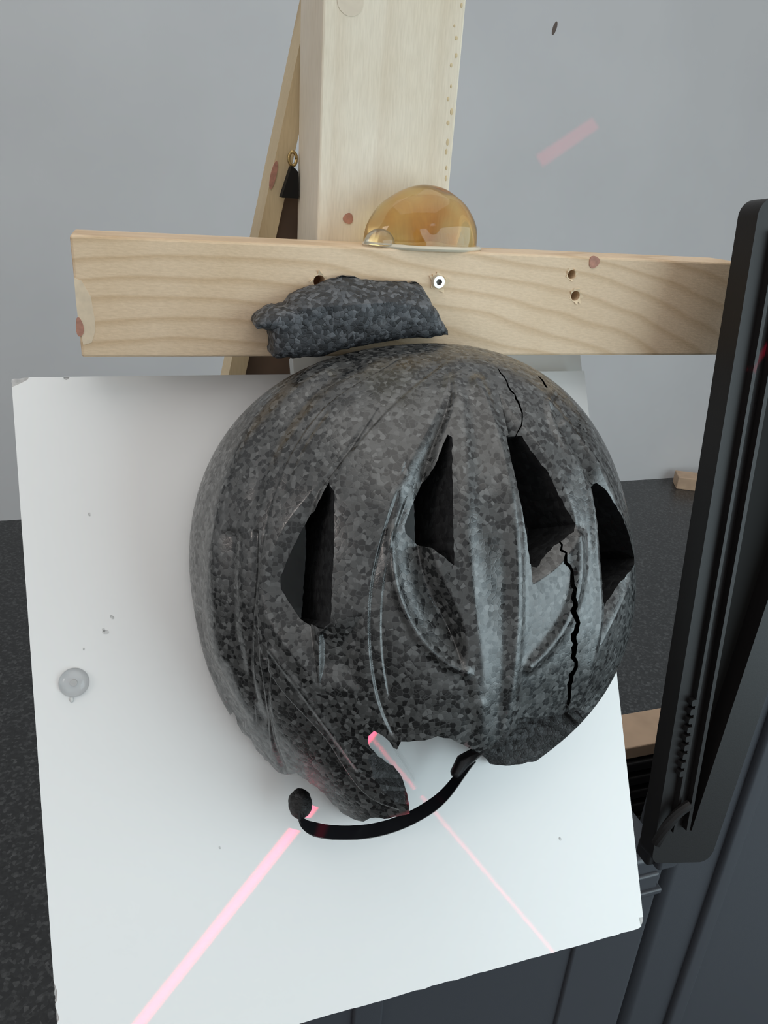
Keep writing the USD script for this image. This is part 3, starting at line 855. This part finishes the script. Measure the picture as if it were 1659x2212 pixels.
def compact(m):
    m.remove_unreferenced_vertices()
    return m


helmet = thing('helmet_shell', bp(UC, VC, 0.0), 'cracked black speckled foam bicycle helmet liner, vents open, hanging before the white board', 'helmet')
part('moulded_skin', compact(sub(skin & ~broken)), EPS, helmet, smooth=28)
part('fracture', compact(sub(broken | tongue)), EPS_BROKEN, helmet, label='dark crumbly foam where the shell has broken away')
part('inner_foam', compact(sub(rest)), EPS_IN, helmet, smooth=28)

# retention band under the lower edge
band = spline([np.r_[px_board(x, y, 0.030), 0.030] for x, y in ((645, 1752), (655, 1778), (690, 1794), (740, 1799), (800, 1795), (860, 1779), (910, 1755), (955, 1722), (990, 1680), (1022, 1640))], 60)
tan = np.gradient(band, axis=0)
tan /= np.linalg.norm(tan, axis=1, keepdims=True)
wid = np.array([0.0, -0.78, 0.62])
wid = wid[None] - tan * (tan @ wid)[:, None]
wid /= np.linalg.norm(wid, axis=1, keepdims=True)
thk = np.cross(tan, wid)
hw = 0.0045 * np.interp(np.linspace(0, 1, 60), [0, 0.12, 0.7, 1], [0.45, 1.0, 0.95, 0.6])[:, None]
ring = np.stack([band + wid * hw + thk * 0.0006, band + wid * hw - thk * 0.0006, band - wid * hw - thk * 0.0006, band - wid * hw + thk * 0.0006], 1)
ring = bp(ring[..., 0], ring[..., 1], ring[..., 2])
i, j = np.meshgrid(np.arange(59), np.arange(4), indexing='ij')
q = np.stack([i * 4 + j, i * 4 + (j + 1) % 4, (i + 1) * 4 + (j + 1) % 4, (i + 1) * 4 + j], -1).reshape(-1, 4)
bf = np.vstack([q[:, [0, 1, 2]], q[:, [0, 2, 3]], [[0, 2, 1], [0, 3, 2], [236, 237, 238], [236, 238, 239]]])
bm_ = trimesh.Trimesh(ring.reshape(-1, 3), bf, process=False)
if bm_.volume < 0:
    bm_.invert()
part('retention_band', bm_, STRAP, helmet, smooth=35, label='thin glossy black plastic band curving below the shell')
for x in (812, 769, 845):
    k = np.argmin(abs(to_px(bp(band[:, 0], band[:, 1], band[:, 2]))[:, 0] - x))
nb_ = px_board(651, 1740, 0.028)
nob = ico.vertices * np.array([0.0076, 0.0094, 0.0085])
nob = nob * (1 + 0.10 * (meshkit.noise(ico.vertices * 3.5, 11) - 0.5))[:, None]
part('band_knob', frame_mesh(trimesh.Trimesh(nob, ico.faces, process=False), bp(nb_[0], nb_[1], 0.024), EU, EV, EW), EPS_BROKEN, helmet, smooth=True, label='dark round foam knob at the left end of the band')
cl = []
for (x, y, w_, r_) in ((985, 1668, 0.030, 0.0040), (1000, 1645, 0.030, 0.0052), (1022, 1630, 0.034, 0.0042), (1036, 1622, 0.040, 0.0034)):
    q_ = px_board(x, y, w_)
    cl.append(m3.Manifold.sphere(r_, 12).translate(tuple(map(float, bp(q_[0], q_[1], w_)))))
part('band_clip', man_tri(m3.Manifold.batch_boolean([m3.Manifold.batch_hull([a, b]) for a, b in zip(cl[:-1], cl[1:])], m3.OpType.Add)), BLACK, helmet, smooth=35, label='black clip joining band and shell')

# ------------------------------------------------------------------ loose foam fragment wedged between helmet and beam
FRAG = [(552, 702), (560, 686), (590, 668), (622, 664), (637, 645), (666, 632), (692, 625), (722, 612), (750, 605), (782, 606), (800, 612), (862, 616), (920, 618), (931, 626), (938, 660), (945, 670), (956, 696), (968, 714), (968, 724), (930, 729), (880, 730), (840, 735), (760, 750), (700, 768), (640, 772), (589, 771), (590, 738), (586, 714), (566, 709), (556, 709)]
fy = 0.462
fj = jag(FRAG, 1.6, 8, 31, True)
f2 = np.array([(q[0], q[2]) for q in (on_y(x, y, fy) for x, y in fj)])
frag = man(frame_mesh(extrude(Polygon(f2).buffer(0), 0.026), (0, 0.4815, 0), (1, 0, 0), (0, 0, 1), (0, -1, 0))).refine_to_length(0.0022)
ft = man_tri(frag)
ft.merge_vertices()
fv = ft.vertices.copy()
front = smooth((0.4815 - fv[:, 1]) / 0.026)
crease = np.array([(q[0], q[2]) for q in (on_y(x, y, fy) for x, y in ((552, 695), (640, 668), (700, 655), (860, 650), (935, 668), (970, 690)))])
zc = np.interp(fv[:, 0], crease[:, 0], crease[:, 1])
up = np.clip((fv[:, 2] - zc) / 0.013, 0, 1)
fv[:, 1] += 0.019 * up * front
ed = seg_dist(fv[:, [0, 2]], np.vstack([f2, f2[:1]]))
fv[:, 1] += 0.006 * np.exp(-(ed / 0.0025)) * front
fv += ft.vertex_normals * (0.0014 * (meshkit.noise(fv * 240, 2) - 0.5) + 0.0012 * (meshkit.noise(fv * 90, 6) - 0.5))[:, None] * (0.25 + 0.75 * front)[:, None]
fv[:, 1] = np.minimum(fv[:, 1], BEAM_Y0 - 0.0002)
solo('foam_fragment', trimesh.Trimesh(fv, ft.faces, process=False), EPS_CHUNK, 'broken dark foam fragment lying on top of the helmet against the beam', 'foam fragment', smooth=50)

# ------------------------------------------------------------------ black tool case at the right: grey body, open black lid
case = thing('tool_case', (0.5, 0.46, 0), 'big dark plastic case with its black ribbed lid standing open at the right edge', 'case')
# body
part('body', man_tri(rbox((0.530, 0.463, 0.0), (1.1, 0.530, H - 0.285), 0.014, 20)), GREYPL, case, smooth=30)
low = rbox((0.10, 0.422, 0.0), (0.478, 0.500, H - 0.600), 0.006, 12)
part('lower_body', man_tri(low), GREYPL, case, smooth=30, label='dark grey lower part under the white board')
for x0, x1 in ((0.150, 0.180), (0.385, 0.470)):
    part('rib', man_tri(rbox((x0, 0.418, 0.01), (x1, 0.430, H - 0.62), 0.003, 10)), GREYPL, case, smooth=30)
part('rib', man_tri(rbox((0.600, 0.455, 0.01), (0.625, 0.470, H - 0.30), 0.006, 12)), GREYPL, case, smooth=30)
part('seam_lip', man_tri(rbox((0.40, 0.414, H - 0.6460), (0.474, 0.430, H - 0.6390), 0.002, 10)), GREYPL, case, smooth=30)
# lid: a long rounded tray seen edge on, leaning back a little
l_top, l_bot = on_y(1600, 430, 0.450), on_y(1385, 1800, 0.388)
LA = unit(l_top - l_bot)                       # up along the lid
LR = unit(np.array([1.0, 0, 0]) - LA * LA[0])  # right
LN = np.cross(LR, LA)                          # out of the lid
if LN[1] > 0:
    LN = -LN
lo_ = l_bot - LA * 0.030
Ltot = float((l_top - lo_) @ LA)
LWD = 0.40


def lid_pt(a, b, c):
    return lo_ + LR * a + LA * b + LN * c


def lid_mesh(poly, depth, c0):
    return frame_mesh(extrude(poly, depth), lid_pt(0, 0, c0), LR, LA, LN)


def rounded(x0, y0, x1, y1, r):
    return shapely.geometry.box(x0 + r, y0 + r, x1 - r, y1 - r).buffer(r, quad_segs=10)


def slanted_end(x0, y0, x1, y1, r):
    return Polygon([(x0 + r, y0 + r + 0.010), (x0 + 0.068 - r, y0 + r), (x1 - r, y0 + r + 0.35), (x1 - r, y1 - r), (x0 + r, y1 - r)]).buffer(r, quad_segs=10)


outline = slanted_end(0, 0.0, 0.125, Ltot, 0.012)
part('lid_rim', lid_mesh(outline.difference(outline.buffer(-0.034)), 0.018, 0.0), LID, case, smooth=30, label='black outer rim of the open lid')
part('lid_inside', lid_mesh(outline.buffer(-0.030), 0.012, -0.010), MATTE, case, label='black hollow of the lid')
for x0, x1, hgt in ((0.0135, 0.0165, 0.0055), (0.0265, 0.0300, 0.0065)):
    rd = rounded(x0, 0.045, x1, Ltot - 0.02, 0.0014)
    part('lid_ridge', lid_mesh(rd, hgt, 0.0175), LID, case, smooth=30, label='raised sealing ridge along the lid rim')
for k in range(9):
    b0 = 0.104 + 0.0085 * k
    part('rack_tooth', man_tri(man(lid_mesh(rounded(0.0095, b0, 0.0150, b0 + 0.0055, 0.0012), 0.0062, 0.0172))), LID, case, smooth=30)
stay = [on_y(x, y, 0.366) for x, y in ((1490, 1738), (1470, 1752), (1440, 1785), (1418, 1822))]
part('lid_stay', tube(spline(stay, 16), 0.0042, 10), LID, case, smooth=30, label='short diagonal stay bar at the foot of the lid')
hl = on_y(1432, 1838, 0.384)
part('hinge_lug', man_tri(rbox(hl - (0.010, 0.010, 0.014), hl + (0.012, 0.02, 0.016), 0.004, 10)), GREYPL, case, smooth=30, label='grey hinge lug')
hk = on_y(1404, 1842, 0.386)
part('hinge_pin', man_tri(rbox(hk - (0.006, 0.006, 0.010), hk + (0.005, 0.012, 0.010), 0.003, 10)), BLACK, case, smooth=30)

# ------------------------------------------------------------------ wood offcuts and a black crate seen past the board
p0 = on_plane(1437, 1023, (0, 0, 1), -H + 0.045)
yaw = math.radians(-28)
R = np.array([[math.cos(yaw), -math.sin(yaw), 0], [math.sin(yaw), math.cos(yaw), 0], [0, 0, 1]])
off = rbox((0, 0, 0), (0.30, 0.09, 0.055), 0.003)
fl = np.array(on_plane(1462, 1056, (0, 0, 1), -H))
om = man_tri(off)
om.vertices = om.vertices @ R.T + np.array([fl[0] - 0.004, fl[1], 0.0])
solo('wood_offcut', om, BLOCK_WOOD, 'short wooden block lying on the floor against the wall', 'wood block')
cr = on_y(1372, 1650, 0.66)
crate = thing('black_crate', (cr[0] + 0.05, 0.72, 0), 'black slatted crate standing behind the white board at the right', 'crate')
ctop = cr[2] + 0.002
cx0 = cr[0] - 0.05
part('tub', man_tri(rbox((cx0, 0.675, 0.0), (cx0 + 0.22, 0.742, ctop), 0.006, 10)), MATTE, crate, smooth=30)
for k in range(6):
    z1 = ctop - 0.006 - k * 0.028
    part('slat', man_tri(rbox((cx0 - 0.002, 0.664, z1 - 0.016), (cx0 + 0.222, 0.678, z1), 0.003, 8)), LID, crate, smooth=30)
pl = man_tri(rbox((cx0 + 0.005, 0.668, ctop + 0.0002), (cx0 + 0.21, 0.735, ctop + 0.022), 0.002))
solo('wood_plank', pl, BLOCK_WOOD, 'tan wooden plank resting on the black crate beside the board', 'plank')

# mark on the wall
mk = on_y(1198, 61, WALL_Y)
mv = ico.vertices * np.array([0.0070, 0.0012, 0.020])
ca, sa = math.cos(0.25), math.sin(0.25)
mv = np.stack([mv[:, 0] * ca + mv[:, 2] * sa, mv[:, 1], -mv[:, 0] * sa + mv[:, 2] * ca], 1) + np.array([mk[0], WALL_Y - 0.0005, mk[2]])
solo('wall_chip', trimesh.Trimesh(mv, ico.faces, process=False), plain('wall_plaster_chip', (0.13, 0.10, 0.085), 0.8), 'small dark brown chip in the grey wall at the top', 'wall mark', smooth=True)

# ------------------------------------------------------------------ cross line laser behind the photographer: a bright point in a black box with a crossed slit
LS = np.array([0.355, -0.30, H - 0.012])
P0 = bp(*px_board(799, 1589))
A1 = bp(*px_board(300, 2212))
WP = on_y(1240, 300, WALL_Y)
A2 = bp(*px_board(1180, 2040))
ld = unit(P0 - LS)
n1 = unit(np.cross(A1 - P0, WP - P0))
LS = LS - n1 * ((LS - P0) @ n1)
ld = unit(P0 - LS)
s1 = unit((A1 - LS) - ld * ((A1 - LS) @ ld))
s2 = unit((A2 - LS) - ld * ((A2 - LS) @ ld))
SD = 0.10


def at_plate(p):
    v_ = unit(p - LS)
    q_ = v_ * (SD / (v_ @ ld))
    return np.array([q_ @ s1, q_ @ np.cross(ld, s1)])


far1 = at_plate(bp(*px_board(150, 2400)))
far2 = at_plate(on_y(1305, 252, WALL_Y))
far3 = at_plate(bp(*px_board(1300, 2180)))
gap0, gap1 = at_plate(on_y(1060, 470, WALL_Y)), at_plate(on_y(1165, 348, WALL_Y))
lid0, lid1 = at_plate(on_y(1560, 800, 0.45)), at_plate(on_y(1690, 640, 0.45))
slit = LineString([far1, at_plate(bp(*px_board(812, 1572)))]).buffer(0.00034, cap_style=2).union(LineString([lid0, lid1]).buffer(0.0004, cap_style=2)).union(LineString([gap1, far2]).buffer(0.0011, cap_style=2)).union(LineString([(0, 0), far3]).union(LineString([(0, 0), -far3 * 0.08])).buffer(0.000018, cap_style=2))
hb = 0.12
plate = shapely.geometry.box(-hb, -hb, hb, hb).difference(slit)
sb = np.cross(ld, s1)
laser = thing('laser_level', LS - ld * 0.03, 'black cross line laser box behind the camera casting pink lines', 'laser')
part('slit_plate', frame_mesh(extrude(plate, 0.0004), LS + ld * SD, s1, sb, ld), MATTE, laser)
sidewall = shapely.geometry.box(-hb, -hb, hb, hb).difference(shapely.geometry.box(-hb + 0.003, -hb + 0.003, hb - 0.003, hb - 0.003))
part('housing', frame_mesh(extrude(sidewall, SD + 0.03), LS - ld * 0.03, s1, sb, ld), MATTE, laser)
part('back_plate', frame_mesh(extrude(shapely.geometry.box(-hb, -hb, hb, hb), 0.003), LS - ld * 0.033, s1, sb, ld), MATTE, laser)
emit = UsdLux.SphereLight.Define(stage, str(laser.GetPath()) + '/laser_diode')
emit.CreateRadiusAttr(0.00025)
emit.CreateIntensityAttr(2.2e7)
emit.CreateColorAttr(Gf.Vec3f(1.0, 0.008, 0.08))
UsdGeom.Xformable(emit).AddTranslateOp().Set(Gf.Vec3d(*map(float, ld * 0.03)))
